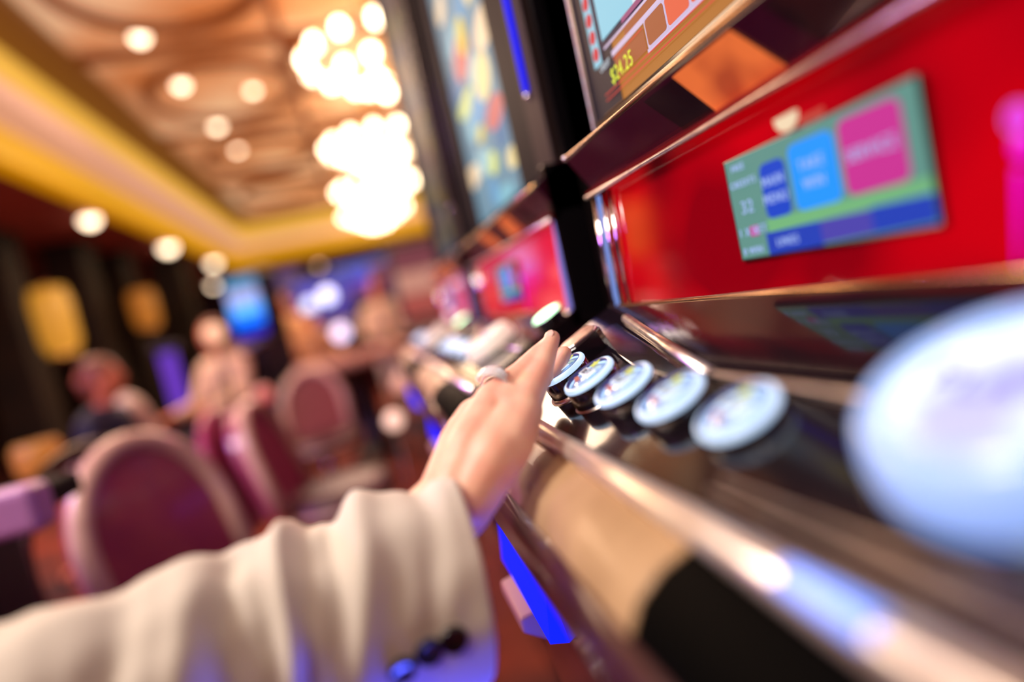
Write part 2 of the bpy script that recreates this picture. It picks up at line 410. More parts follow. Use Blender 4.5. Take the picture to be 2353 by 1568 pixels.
def slot_machine(idx, y0, label):
    L = .63
    t = root('slot_machine', label, 'slot machine', (.42, y0 + L / 2, FZ), 'slot machines in the row')
    inv = Vector((-.42, -(y0 + L / 2), -FZ))
    ya, yb = y0, y0 + L
    kids = []
    def B(mb, name, m, parent=None, bevel=0, subs=0):
        o = mb.build(name, m, t if parent is None else parent, bevel=bevel, subs=subs)
        kids.append(o) if parent is None else None
        return o
    # cabinet under the deck
    B(MB().prism([(.115, -.125), (.256, -.060), (.72, -.06), (.72, FZ), (.26, FZ), (.26, -.80), (.105, -.42), (.082, -.22)], ya, yb), 'cabinet', M_burg, bevel=.006)
    B(MB().box(.30, .72, ya + .002, yb - .002, -.06, .60), 'back_box', M_blackm, bevel=.004)
    # deck
    B(MB().prism([(.108, -.1050), (.262, DX(.262)), (.262, DX(.262) - .03), (.12, -.128)], ya, yb), 'button_deck', M_deck, bevel=.0015)
    nose = [(.108 + .008 * math.cos(a) * 1.0 - .002, -.1085 + .0075 * math.sin(a)) for a in [math.radians(20 + k * 20) for k in range(11)]]
    B(MB().prism(nose, ya, yb, True), 'deck_nosing', mat('nosing_metal', (1.0, .88, .78), .3, metal=.7, color2=(.9, .74, .62), noise_scale=60))
    # diagonal and straight bright strips with a black raised tray between
    d = y0 + .03                      # positions written for the first machine are shifted by d
    a1, a2, a3 = (.229, .510 + d), (.178, .300 + d), (.175, ya)
    for (p, q, wd) in ((a1, a2, .0042), (a2, a3, .0022)):
        B(MB().tube([dp(p[0], p[1], .002), dp(q[0], q[1], .002)], wd, 10), 'deck_strip', M_chromer)
    B(MB().extr([dp(.222, .520 + d), dp(.180, .33 + d), dp(.170, .33 + d), dp(.176, .40 + d), dp(.190, .47 + d), dp(.205, .53 + d)], NRM * .003), 'raised_tray', M_black, bevel=.002)
    for xq in (.1195, .1262):
        B(MB().tube([dp(xq, ya, .0003), dp(xq, ya + .25, .0003)], .0008, 8), 'seam_line', M_chromer)
    # armrest roll: tan painted as the sleeve's reflection, plain black near the right end
    prof = [(.106, -.112), (.098, -.1135), (.085, -.118), (.073, -.127), (.0655, -.1405), (.060, -.158), (.060, -.178), (.066, -.196), (.080, -.205), (.10, -.20), (.116, -.16)]
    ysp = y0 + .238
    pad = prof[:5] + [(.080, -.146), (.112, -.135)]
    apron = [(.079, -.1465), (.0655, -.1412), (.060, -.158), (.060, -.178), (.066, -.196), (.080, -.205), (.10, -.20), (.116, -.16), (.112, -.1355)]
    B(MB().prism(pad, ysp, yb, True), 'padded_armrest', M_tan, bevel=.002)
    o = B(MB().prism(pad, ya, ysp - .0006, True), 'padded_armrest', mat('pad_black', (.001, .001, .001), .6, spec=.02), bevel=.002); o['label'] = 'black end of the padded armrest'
    B(MB().prism(apron, ya, yb, True), 'armrest_apron', mat('apron_burgundy', (.05, .010, .014), .3, coat=.3))
    # led strip under the armrest
    M_led = mat('blue_led', (.0, .0, .1), .6, spec=.05, emit=(.004, .012, 1.0), es=1.6)
    B(MB().prism([(.094, -.210), (.080, -.216), (.073, -.268), (.098, -.275)], ya + (.455 if idx == 0 else .3), yb - .005), 'led_strip', M_led)
    B(MB().prism([(.066, -.292), (.100, -.285), (.100, -.330), (.066, -.306)], ya + .545, yb), 'lower_ledge', mat('rose_ledge', (.35, .15, .17), .4), bevel=.003)
    yl0 = .120 + d
    B(MB().tube([(.1075 - .0045, yl0, -.1035), (.1075 - .0045, yl0 + .034, -.1035)], .0045, 12), 'blue_reflection', mat('blue_reflection', (.2, .3, .9), .2, emit=srgb(120, 160, 255), es=1.6)) if idx == 0 else None  # glowing piece painted as a blue LED reflection on the nosing
    # red glass panel and its frame
    B(MB().prism([(.2555, -.044), (.262, .086), (.272, .086), (.272, -.06), (.2555, -.06)], ya + .012, yb - .035), 'glass_panel', M_glass_red if idx == 0 else mat('red_glass_far', (.3, 0, .02), .12, emit=srgb(228, 20, 60), es=.8, coat=.9))
    B(MB().prism([(.249, -.0455), (.252, -.036), (.260, -.036), (.262, -.060), (.249, -.058)], ya, yb), 'lower_rail', M_black, bevel=.001)
    B(MB().tube([(.2515, ya, -.0375), (.2515, yb - .03, -.0375)], .0012, 8), 'lower_trim_line', M_gold)
    B(MB().prism([(.250, .080), (.262, .082), (.268, .092), (.268, .096), (.250, .086)], ya, yb - .008), 'upper_rail', mat('red_metal', (.4, .02, .03), .2, metal=.8))
    B(MB().tube([(.2495, ya, .081), (.2495, yb - .008, .081)], .0022, 8), 'upper_trim_line', M_chromer)
    for yy, rad in ((yb - .012, .0040), (yb - .033, .0030), (yb - .050, .0022)):
        B(MB().tube([(.2535, yy, -.046), (.2545, yy, .02), (.258, yy, .079)], rad, 12), 'chrome_post', M_chrome)
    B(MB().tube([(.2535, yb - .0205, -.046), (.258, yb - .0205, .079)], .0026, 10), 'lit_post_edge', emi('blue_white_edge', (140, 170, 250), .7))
    B(MB().box(.2535, .30, ya, ya + .011, -.06, .15), 'side_cheek', M_black, bevel=.001)
    B(MB().tube([(.2530, ya + .006, -.044), (.2545, ya + .006, .02), (.258, ya + .006, .080)], .0045, 12), 'chrome_post', M_chrome)
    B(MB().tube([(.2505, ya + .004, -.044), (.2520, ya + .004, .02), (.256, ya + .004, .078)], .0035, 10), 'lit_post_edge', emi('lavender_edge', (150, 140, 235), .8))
    # information screen on the red panel
    sc0, sc1, z0, z1 = .213 + d - .0, .357 + d, -.0130, .0535
    xs = .2540
    fr = B(MB().box(xs, xs + .004, sc0 - .0012, sc1 + .0022, z0 - .0015, z1 + .0008), 'information_screen', M_black, bevel=.0008)
    cl = (emi('screen_green', (98, 150, 140), .9), emi('tile_navy', (24, 70, 200), .95), emi('tile_sky', (30, 148, 255), 1.0), emi('tile_pink', (204, 52, 150), .9),
          emi('bar_blue', (34, 66, 186), .9), emi('screen_ink', (165, 190, 245), .95), emi('screen_band', (120, 190, 130), .85), emi('bar_violet', (80, 72, 180), .85))
    W = sc1 - sc0; H = z1 - z0
    def uv(u0, u1, v0, v1, r=.003): return rr(sc1 - u1 * W, sc1 - u0 * W, z0 + v0 * H, z0 + v1 * H, r)
    screen_quad('display', uv(0, 1, 0, 1, .0005), xs, cl[0], fr, .0004)
    xs2 = xs - .0005
    screen_quad('display_band', uv(.22, 1, .2, .33, .001), xs2, cl[6], fr, .0003)
    screen_quad('display_bar', uv(.20, .52, .0, .21, .001), xs2, cl[4], fr, .0005)
    screen_quad('display_bar', uv(.52, .76, .02, .21, .001), xs2, cl[7], fr, .0005)
    screen_quad('display_bar', uv(.76, 1.0, .02, .22, .001), xs2, cl[4], fr, .0005)
    for (u0, u1, v0, v1, mm, ls) in ((.235, .385, .33, .84, cl[1], ('MAIN', 'MENU')), (.42, .65, .33, .90, cl[2], ('TAKE', 'WIN')), (.68, .935, .34, .93, cl[3], ('SERVICE',))):
        tl = screen_quad('menu_tile', uv(u0, u1, v0, v1, .005), xs2, mm, fr, .0008)
        for j, s_ in enumerate(ls):
            yy = sc1 - (u0 + u1) / 2 * W; zz = z0 + H * ((v0 + v1) / 2 + (.08 - .16 * j if len(ls) > 1 else 0))
            text('tile_lettering', s_, (xs2 - .0014, yy, zz), (0, -1, 0), (0, 0, 1), .0088, cl[5], tl, depth=.0002, sxs=.85)
    for u_, v_, s_, sz in ((.1, .9, 'FREE', .006), (.115, .74, 'CREDITS', .0062), (.115, .5, '32', .012), (.12, .26, '1 X BET', .0075), (.10, .07, '0 WIN', .0065), (.33, .10, 'LINES', .007)):
        text('screen_lettering', s_, (xs2 - .0012, sc1 - u_ * W, z0 + v_ * H), (0, -1, 0), (0, 0, 1), sz, cl[5], fr, depth=.0002)
    tc_ = P(1812, 282, x=xs - .001)
    MB().extr([(xs - .001, tc_.y + (a + .5) * .001 * .9, tc_.z + b * .001) for a, b in ((-10, 4.6), (10, 4.6), (9, 0), (5, -3.6), (0, -4.6), (-5, -3.6), (-9, 0))], (-.002, 0, 0)).build('cream_reflection', emi('cream_reflection', (250, 226, 188), .85), fr) if idx == 0 else None  # bright cream shape painted as a reflection above the screen
    screen_quad('pink_key', uv(.10, .155, .21, .31, .001), xs2, cl[3], fr, .0006)
    # magenta lit pull knob at the right of the panel
    M_mag = mat('magenta_light', (.3, 0, .25), .3, emit=srgb(214, 0, 196), es=1.0)
    kx = .2515
    kb = B(MB().capsule((kx, .182 + d, -.034), (kx, .176 + d, .002), .0005, .0017).ell((kx, .1738 + d, .011), (.002, .0040, .0055)).ell((kx, .1728 + d, .0215), (.002, .0042, .0050)), 'magenta_lamp_stem', M_mag)
    MB().tube([Vector((kx - .002, .1728 + d + .0044 * math.cos(a), .0215 + .0053 * math.sin(a))) for a in [2 * PI * k / 20 for k in range(20)]], .0005, 6, closed=True).build('lit_outline', emi('lilac_edge', (170, 120, 255), 1.0), kb)
    # hood between the panel and the main display
    hood = [(.239, .1245), (.262, .088), (.30, .088), (.30, .155), (.279, .1525), (.243, .130)]
    B(MB().prism(hood, ya, yb), 'hood', M_burg, bevel=.0012)
    B(MB().tube([(.2385, ya, .127), (.2385, yb, .127)], .0017, 10), 'hood_trim', M_gold)
    B(MB().ell((.2385, yb - .001, .127), .0034, 14, 8), 'trim_end_cap', M_chrome)
    hu = Vector((.262 - .239, 0, .088 - .1245)).normalized(); hn = Vector((-.0365, 0, -.023)).normalized()
    M_amber = mat('amber_reflection', (.45, .13, .03), .25, emit=srgb(196, 84, 34), es=.5); backlit_or_reflected(M_amber, srgb(104, 8, 10), srgb(214, 104, 48), 26, .7)  # amber glow painted as a reflection on the glossy hood underside
    def hq(s, y): return Vector((.239, y, .1245)) + hu * s + hn * .0006
    for yh in (.325, .16):
        B(MB().extr([hq(.003, yh + .050 + d), hq(.003, yh - .016 + d), hq(.042, yh - .034 + d), hq(.042, yh + .036 + d)], hn * .0012), 'amber_reflection', M_amber)
    for yh in (.39, .25, .09):
        B(MB().extr([hq(.004, yh + .03 + d), hq(.004, yh - .018 + d), hq(.041, yh - .035 + d), hq(.041, yh + .012 + d)], hn * .0010), 'dark_reflection', M_black)  # black patches painted as dark reflections in the hood gloss
    # main display
    zt = 1.75
    B(MB().box(.285, .40, ya + .002, yb, .150, zt), 'display_housing', M_black, bevel=.003)
    if idx == 0:
        xf = .2815
        fr = B(MB().box(xf + .0002, .285, ya + .004, yb - .004, .156, zt - .01), 'main_display', emi('display_gold', (184, 118, 48), .85))
        B(MB().box(xf - .003, .286, yb - .0085, yb + .0005, .151, zt), 'left_bezel', M_grey, bevel=.001)
        B(MB().tube([(xf - .003, yb + .0005, .151), (xf - .003, yb + .0005, zt)], .0013, 8), 'bezel_light_line', mat('rosy_edge', (.6, .5, .55), .3, emit=srgb(225, 200, 215), es=.75, color2=(.6, .1, .1), noise_scale=120))
        B(MB().prism([(xf - .003, .149), (xf - .003, .1555), (.287, .1555), (.287, .149)], ya, yb), 'lower_bezel', M_black, bevel=.001)
        navy = emi('display_navy', (28, 24, 62), .8); cyan = emi('display_cyan', (140, 205, 226), .95); pale = emi('display_pale', (205, 222, 234), .95)
        lil = emi('display_lilac', (214, 196, 226), .9); brn = emi('display_brown', (172, 96, 56), .85); org = emi('display_orange', (224, 98, 66), .95)
        redl = emi('display_red', (214, 62, 56), .95); dark = emi('display_dark', (34, 28, 44), .8); yel = emi('display_yellow', (224, 238, 60), 1.1); dot = emi('dot_red', (206, 30, 52), .9)
        mau = emi('display_mauve', (160, 82, 128), .85)
        def strip(name, za, zb, yA, yB, m, lv): return MB().extr([(xf - .0003 * lv, yA, za), (xf - .0003 * lv, yB, za), (xf - .0003 * lv, yB, zb), (xf - .0003 * lv, yA, zb)], (-.0003, 0, 0)).build(name, m, fr)
        yl = yb - .010
        strip('side_strip', .156, .9, .5725, yl + .006, dark, 1)
        strip('dark_corner', .157, .2135, .5285, .5725, dark, 1)
        strip('side_strip', .2035, .9, .5535, .5725, cyan, 2)
        strip('side_line', .2035, .9, .5500, .5535, navy, 3)
        for k in range(26):
            zc = .2150 + k * .0167
            MB().extr([(xf - .0010, .5635 + .0068 * math.cos(a), zc + .0066 * math.sin(a)) for a in [2 * PI * j / 14 for j in range(14)]], (-.0003, 0, 0)).build('red_bead', dot, fr)
        strip('window_frame', .2135, .9, ya + .02, .5500, navy, 2)
        strip('blue_window', .2195, .9, .475, .5440, cyan, 4)
        strip('blue_window', .2195, .9, ya + .03, .4752, pale, 4)
        strip('mauve_band', .2150, .2195, ya + .02, .500, mau, 4)
        strip('rule_line', .2110, .2132, ya + .02, .5440, lil, 3)
        strip('brown_band', .2035, .2110, ya + .02, .500, brn, 2)
        strip('rule_line', .1985, .2035, ya + .01, .5310, lil, 3)
        strip('credit_plate', .1770, .1950, .4680, .5285, brn, 2)
        strip('red_rule', .1952, .1962, .4690, .5290, redl, 4)
        strip('rule_line', .1735, .1765, ya + .01, .4670, lil, 3)
        for k in range(7):                    # row of tiles framed in lilac
            y1_ = .4630 - k * .0340; y0_ = y1_ - .0310
            MB().extr([(xf - .0009, a, b) for a, b in rr(y0_ - .0028, y1_ + .0022, .1750, .2000, .003)], (-.0003, 0, 0)).build('tile_frame', lil, fr)
            MB().extr([(xf - .0014, a, b) for a, b in rr(y0_, y1_, .1775, .1985, .003)], (-.0003, 0, 0)).build('menu_tile', org if k in (1, 2, 4) else brn, fr)
        strip('red_rule', .1722, .1732, ya + .02, .5600, redl, 5)
        strip('red_rule', .1668, .1678, ya + .30, .5600, redl, 5)
        text('credit_amount', '$24.25', (xf - .0020, .5165, .1822), (0, -1, 0), (0, 0, 1), .0192, yel, fr, depth=.0001, sxs=.80)
        text('credit_lettering', 'CREDIT', (xf - .0020, .5480, .1975), (0, -1, 0), (0, 0, 1), .0085, pale, fr, depth=.0001, sxs=.74)
    else:
        xf = .281
        fa, fb = ya + .17, yb - .09
        fr = B(MB().box(xf, .286, fa, fb, .160, zt - .02), 'main_display', emi('far_display', (110, 150, 170), .9) if idx == 1 else emi('dim_display', (52, 58, 76), .6))
        rnd = random.Random(idx * 5 + 2)
        pal = [(120, 176, 190), (92, 150, 190), (226, 208, 150), (206, 214, 120), (150, 190, 196), (232, 206, 168), (60, 110, 150), (190, 100, 100), (214, 190, 60)]
        for k in range(70):
            cy_ = rnd.uniform(fa + .02, fb - .02); cz_ = .17 + k * .017 + rnd.uniform(0, .02); r1 = rnd.uniform(.03, .08); r2 = rnd.uniform(.015, .04)
            pts = [(xf - .0004 - .0002 * (k % 6), min(max(cy_ + r1 * math.cos(a), fa), fb), max(cz_ + r2 * math.sin(a), .162)) for a in [2 * PI * j / 16 for j in range(16)]]
            MB().extr(pts, (-.0002, 0, 0)).build('reel_symbol', emi('sym%d' % (k % 9), pal[k % 9], 1.15) if idx == 1 else emi('dimsym%d' % (k % 9), pal[k % 9], .12), fr)
        B(MB().box(.272, .288, ya + .004, ya + .072, .150, zt), 'side_pillar', mat('brown_pillar', (.022, .011, .012), .6, spec=.2), bevel=.002)
        B(MB().box(.2745, .288, ya + .074, fa, .150, zt), 'right_bezel', mat('matt_black', (.006, .005, .007), .6, spec=.1), bevel=.002)
        B(MB().tube([(.2705, ya + .042, .256), (.2705, ya + .042, zt)], .0048, 10), 'blue_light_strip', mat('blue_strip', (0, 0, .3), .3, emit=(.0, .01, .95), es=1.2) if idx == 1 else M_black)
        B(MB().ell((.2705, ya + .042, .250), .005, 10, 6), 'strip_end_cap', M_chrome)
        B(MB().box(.2745, .288, fb, yb, .150, zt), 'left_bezel', mat('mauve_bezel', (.012, .008, .011), .7, spec=.1), bevel=.002)
    # round buttons
    for k in range(5):
        yy = .241 + k * .054; xx = (.1520, .1471, .1439, .1417, .1403)[k]; zz = (-.0757, -.0732, -.0714, -.0697, -.0684)[k]
        push_button(Vector((xx, yy + d, zz)), .0213, t, idx == 0)
    # chrome topped square button past the round ones
    c = dp(.183, .500 + d, .020)
    cp = B(MB().extr([c + Vector((0, 1, 0)) * a + E1 * b - NRM * .022 for a, b in ((-.012, -.018), (.012, -.018), (.016, -.012), (.016, .012), (.012, .018), (-.012, .018), (-.016, .012), (-.016, -.012))], NRM * .0202), 'square_button', M_btn_side, bevel=.001)
    MB().extr([c + Vector((0, 1, 0)) * a * .93 + E1 * b * .93 - NRM * .002 for a, b in ((-.012, -.018), (.012, -.018), (.016, -.012), (.016, .012), (.012, .018), (-.012, .018), (-.016, .012), (-.016, -.012))], NRM * .003).build('chrome_cap', M_chromer, cp, bevel=.001)
    # big luminous play button at the near end of the deck
    c = dp(.172, .129 + d, 0)
    M_bowl = mat('cream_bowl', (.6, .5, .42), .3, emit=srgb(226, 206, 190), es=.75) if idx else mat('luminous_bowl', (.35, .5, .8), .25, emit=srgb(104, 162, 246), es=.62, coat=.3)
    M_top = bpy.data.materials.get('luminous_top')
    if not M_top:
        M_top = bpy.data.materials.new('luminous_top'); M_top.use_nodes = True; nt = M_top.node_tree; b = nt.nodes['Principled BSDF']
        tc = nt.nodes.new('ShaderNodeTexCoord'); n1 = nt.nodes.new('ShaderNodeTexNoise'); n1.inputs['Scale'].default_value = 30
        rmp = nt.nodes.new('ShaderNodeValToRGB'); e = rmp.color_ramp.elements
        e[0].position = .40; e[0].color = (*srgb(72, 62, 235), 1); e[1].position = .62; e[1].color = (*srgb(235, 244, 255), 1)
        e2 = e.new(.48); e2.color = (*srgb(150, 190, 250), 1)
        nt.links.new(tc.outputs['Object'], n1.inputs['Vector']); nt.links.new(n1.outputs['Fac'], rmp.inputs['Fac'])
        nt.links.new(rmp.outputs['Color'], b.inputs['Emission Color']); b.inputs['Emission Strength'].default_value = .9
        b.inputs['Base Color'].default_value = (.4, .5, .7, 1); b.inputs['Roughness'].default_value = .2
    big = B(MB().lathe(c, NRM, [(.0400, -.002), (.0415, .004), (.0410, .013), (.0382, .021), (.035, .0245), (.031, .0245), (.031, .02)], 56), 'play_button', M_bowl)
    MB().lathe(c, NRM, [(0, .0225), (.02, .0220), (.031, .0208), (.031, .018), (0, .018)], 48).build('lens', M_top if idx == 0 else M_bowl, big)
    MB().lathe(c, NRM, [(.0435, -.001), (.044, .001), (.0425, .003), (.040, .0)], 48).build('collar', M_black, big)
    text('play_lettering', 'PLAY', c + NRM * .0230, (0, -1, 0), E1, .016, emi('play_ink', (120, 90, 240), .8), big, depth=.0003)
    if idx > 0:
        c = dp(.229, .024 + y0, .001)
        gb = B(MB().lathe(c, NRM, [(0, .0), (.021, 0), (.022, .008), (.020, .013), (0, .013)], 28), 'green_button', M_btn_side)
        MB().lathe(c, NRM, [(0, .0145), (.014, .014), (.0205, .0125), (.0205, .011)], 28).build('green_lens', mat('green_lens', (.5, .9, .6), .2, emit=srgb(190, 255, 200), es=7), gb)
    for o in SC.objects:
        if o.parent == t: o.matrix_parent_inverse = Matrix.Translation(inv)
    return t
slot_machine(0, -.03, 'nearest slot machine with red glass panel, lit round buttons and credit display')
slot_machine(1, .72, 'middle slot machine behind the hand, with green lit button and blue light strip')
slot_machine(2, 1.47, 'farthest slot machine of the row, beside the bright chandeliers')

# ================================================================ THE PLAYER'S ARM
M_skin = mat('skin', srgb(250, 200, 172), .42, sss=.25, color2=srgb(246, 184, 158), noise_scale=60, bump=.12, spec=.4)
M_jacket = mat('white_wool', srgb(222, 212, 200), .8, bump=.08, noise_scale=900)
pr = root('person', 'person in a white jacket reaching a bare hand over the nearest slot machine', 'person', (0, 0, 0))
H = MB()
def J(px, py, dep): return P(px, py, dep=dep)
def chain(pts):
    js = [(J(a, b, c), r) for a, b, c, r in pts]
    for (p, r), (q, s) in zip(js, js[1:]): H.capsule(p, q, r, s)
# forearm inside the sleeve, wrist
chain([(-420, 1810, .265, .036), (100, 1655, .285, .034), (560, 1500, .322, .030), (900, 1290, .354, .025), (1035, 1140, .368, .0195)])
chain([(560, 1500, .32, .028), (920, 1300, .354, .023), (1075, 1170, .364, .0160)])
# metacarpals
chain([(1020, 1120, .370, .0150), (1058, 1020, .388, .0150), (1088, 955, .402, .0120)])
chain([(1045, 1130, .366, .0180), (1090, 1020, .382, .0180), (1128, 928, .400, .0125)])
chain([(1075, 1150, .362, .0180), (1140, 1040, .374, .0190), (1195, 935, .396, .0130)])
chain([(1090, 1150, .362, .0150), (1172, 1015, .378, .0165), (1208, 945, .392, .0125)])
chain([(1058, 1030, .39, .014), (1062, 985, .41, .0115)])
chain([(1088, 960, .402, .0115), (1128, 930, .400, .012), (1170, 920, .398, .012), (1205, 930, .395, .012)])
# little finger (nearest the camera)
chain([(1207, 925, .395, .0122), (1240, 858, .424, .0098), (1256, 812, .438, .0080), (1270, 776, .447, .0060)])
# ring finger, wearing the ring, pointing away
ringA, ringB = J(1118, 922, .402), J(1190, 868, .430)
chain([(1128, 922, .400, .0125), (1200, 860, .426, .0102), (1238, 818, .440, .0086), (1260, 792, .452, .0066)])
# middle finger, its tip resting on the fifth button
chain([(1092, 952, .405, .0115), (1185, 890, .455, .0092), (1268, 862, .474, .0076), (1297, 812, .476, .0064)])
# index finger
chain([(1062, 985, .410, .0110), (1130, 930, .458, .0090), (1190, 905, .474, .0078), (1228, 890, .482, .0066)])
# thumb, tucked under the palm
chain([(1050, 1075, .385, .0150), (1095, 1010, .420, .0125), (1150, 985, .438, .0100), (1205, 965, .445, .0085)])
hand = H.build('arm_and_hand', M_skin, pr, remesh=.0016, smooth_it=9)
# nails
def nail(a, b, r, side):
    a = J(*a); b = J(*b); t = (b - a).normalized(); n = (side - t * side.dot(t)).normalized(); s = t.cross(n)
    m = MB(); c = b - t * .0015 + n * (r * .80)
    rm = Matrix((s, t, n)).transposed()
    m.ell(c, (r * .72, .0052, .0011), 12, 8, rm)
    m.build('fingernail', mat('nail', srgb(246, 200, 180), .15, coat=.8), pr)
camback = -J(1270, 776, 1).normalized()
nail((1256, 812, .438), (1270, 776, .447), .0060, camback + Vector((-.9, 0, .9)))
nail((1268, 862, .474), (1297, 812, .476), .0064, Vector((.2, .5, .9)))
# the silver ring, leaf-shaped head on a thin band
t = (ringB - ringA).normalized(); rc = ringA.lerp(ringB, .34)
u = t.cross(Vector((0, 0, 1))).normalized(); v = u.cross(t)
if v.z < 0: v = -v
rg = root('finger_ring', 'silver ring with a leaf-shaped head on the hand over the buttons', 'ring', rc)
R0 = .0136
M_silver = mat('silver', (.93, .94, .97), .22, metal=.35, coat=.6)
MB().tube([u * R0 * math.cos(a) + v * R0 * math.sin(a) for a in [2 * PI * k / 40 for k in range(40)]], .0011, 8, closed=True).build('band', M_silver, rg)
for s_, off, ln, wd in ((1, 0, .0105, .0060), (-1, .0008, .0095, .0054), (1, -.0045, .0065, .0042)):
    leaf = MB(); n_ = 12; rows = []
    for k in range(n_ + 1):
        f = k / n_; a = PI / 2 + (f - .5) * 1.7 * s_ + off * 60
        ctr = (u * math.cos(a) + v * math.sin(a)) * (R0 + .0022 + .0030 * math.sin(PI * f)) + t * (s_ * .0022 * math.cos(PI * f) + off)
        nn = (u * math.cos(a) + v * math.sin(a)); wv = wd * math.sin(PI * min(max(f, .03), .97)) ** .7
        rows.append([ctr + t * wv - nn * .0006, ctr + nn * .0012, ctr - t * wv - nn * .0006, ctr - nn * .0012])
    for r1, r2 in zip(rows, rows[1:]):
        for j in range(4): leaf.face([r1[j], r1[(j + 1) % 4], r2[(j + 1) % 4], r2[j]])
    leaf.face(rows[0]); leaf.face(rows[-1][::-1])
    leaf.build('leaf', M_silver, rg)
# jacket sleeve: swept tube with wrinkles and a real hem
axis = [(J(1062, 1325, .364), .064), (J(935, 1364, .351), .061), (J(795, 1408, .338), .057), (J(640, 1455, .324), .054), (J(480, 1515, .306), .051),
        (J(300, 1585, .290), .050), (J(100, 1665, .276), .050), (J(-120, 1745, .266), .052), (J(-420, 1850, .256), .055)]
def lerp_axis(s):
    n = len(axis) - 1; k = min(int(s * n), n - 1); f = s * n - k
    return axis[k][0].lerp(axis[k + 1][0], f), axis[k][1] * (1 - f) + axis[k + 1][1] * f
NS, NG = 150, 96
SV = MB(); rings = []
hoop = M3.col[1] * -1.0
for k in range(NS + 1):
    s = k / NS; p, r = lerp_axis(s); q, _ = lerp_axis(min(s + .03, 1)); q0, _ = lerp_axis(max(s - .03, 0))
    tt = (q - q0).normalized(); uu = (hoop - tt * hoop.dot(tt)).normalized(); vv = tt.cross(uu)
    row = []
    for g in range(NG):
        a = 2 * PI * g / NG
        ph = s * 36 + 1.5 * math.cos(a + .3) + 1.2 * noise.noise(Vector((s * 6, math.cos(a), math.sin(a))))
        amp = .0062 * min(1, s * 9) * (.55 + .45 * math.sin(s * 7 + a)) * (1 - .65 * max(0, s - .62) / .38)
        w_ = amp * (math.sin(ph) + .35 * math.sin(2.3 * ph + 1)) + .004 * noise.noise(Vector((s * 9, 2 * math.cos(a), 2 * math.sin(a))))
        ru = r * (1.0) + w_; rv = r * .80 + w_
        row.append(p + uu * math.cos(a) * ru + vv * math.sin(a) * rv)
    rings.append(row)
# inner surface first few rings folded back = hem thickness
p0 = axis[0][0]
allr = []
for k in range(14, 0, -1): allr.append([x + (lerp_axis(k / NS)[0] - x).normalized() * .0028 for x in rings[k]])
allr.append([x + (p0 - x).normalized() * .0024 for x in rings[0]]); allr.append([x + (p0 - x).normalized() * .0008 + (rings[0][i] - rings[1][i]).normalized() * .0010 for i, x in enumerate(rings[0])])
allr += rings
i0 = 0
for row in allr: SV.v += row
for k in range(len(allr) - 1):
    for g in range(NG):
        SV.f.append([k * NG + g, k * NG + (g + 1) % NG, (k + 1) * NG + (g + 1) % NG, (k + 1) * NG + g]); SV.sm.append(True)
slv = SV.build('jacket_sleeve', M_jacket, pr)
# the rest of the player, seated left of the frame
EL = axis[-1][0]; SH = Vector((-.56, .20, -.03)); CT = Vector((-.60, .40, 0))
jb = MB()
jb.capsule(EL, SH, .056, .072); jb.capsule(axis[-2][0], EL, .047, .054); jb.capsule(SH, Vector((-.58, .60, -.03)), .078, .078)
jb.capsule(Vector((-.60, .33, -.10)), Vector((-.64, .34, -.46)), .125, .115); jb.capsule(Vector((-.60, .47, -.10)), Vector((-.64, .46, -.46)), .125, .115)
jb.capsule(Vector((-.58, .60, -.03)), Vector((-.52, .68, -.30)), .070, .054); jb.capsule(Vector((-.52, .68, -.30)), Vector((-.34, .62, -.42)), .054, .045)
jb.build('jacket_body', M_jacket, pr, remesh=.008, smooth_it=4)
ub = MB()
ub.capsule(Vector((-.60, .40, -.05)), Vector((-.58, .40, .11)), .058, .052); ub.ell((-.555, .40, .205), (.095, .076, .118))
ub.ell((-.455, .40, .20), (.022, .013, .022), 8, 6); ub.capsule((-.48, .40, .145), (-.475, .40, .125), .034, .028)
for q_ in (-1, 1): ub.ell((-.56, .40 + q_ * .077, .20), (.02, .011, .03), 8, 6)
ub.capsule(Vector((-.36, .63, -.41)), Vector((-.27, .59, -.43)), .032, .028); ub.capsule(Vector((-.27, .59, -.43)), Vector((-.19, .56, -.45)), .026, .012)
ub.build('head_and_neck', M_skin, pr, remesh=.006, smooth_it=4)
hr = MB(); hr.ell((-.575, .40, .25), (.108, .094, .105)).ell((-.63, .40, .12), (.06, .09, .17)); hr.build('hair', mat('player_hair', (.12, .05, .02), .45), pr, remesh=.007, smooth_it=3)
tr = MB(); tr.capsule((-.64, .33, -.50), (-.20, .26, -.50), .095, .07); tr.capsule((-.64, .47, -.50), (-.20, .52, -.50), .095, .07)
tr.capsule((-.20, .26, -.50), (-.16, .25, -1.0), .07, .05); tr.capsule((-.20, .52, -.50), (-.16, .53, -1.0), .07, .05)
tr.build('trousers', mat('player_trousers', (.02, .02, .03), .8), pr, remesh=.010, smooth_it=3)
for yy in (.25, .53): MB().capsule((-.19, yy, -1.055), (-.06, yy, -1.07), .042, .030).build('shoe', M_black, pr)
# sleeve buttons
for (px, py, col) in ((1043, 1470, (.004, .004, .010)), (986, 1497, (.004, .02, .09)), (925, 1538, (.004, .02, .08))):
    o3 = Vector((0, 0, 0)); dr = P(px, py, dep=1).normalized()
    dg = bpy.context.evaluated_depsgraph_get(); dg.update()
    hit, loc, nrm, fi = slv.ray_cast(o3, dr)
    if not hit: loc = P(px, py, dep=.31); nrm = -dr
    MB().lathe(loc, nrm, [(0, -.001), (.0072, -.001), (.0078, .001), (.0066, .0034), (.0052, .0024), (0, .0022)], 24).build('sleeve_button', mat('sleeve_button%d' % px, col, .16, coat=.6), slv)

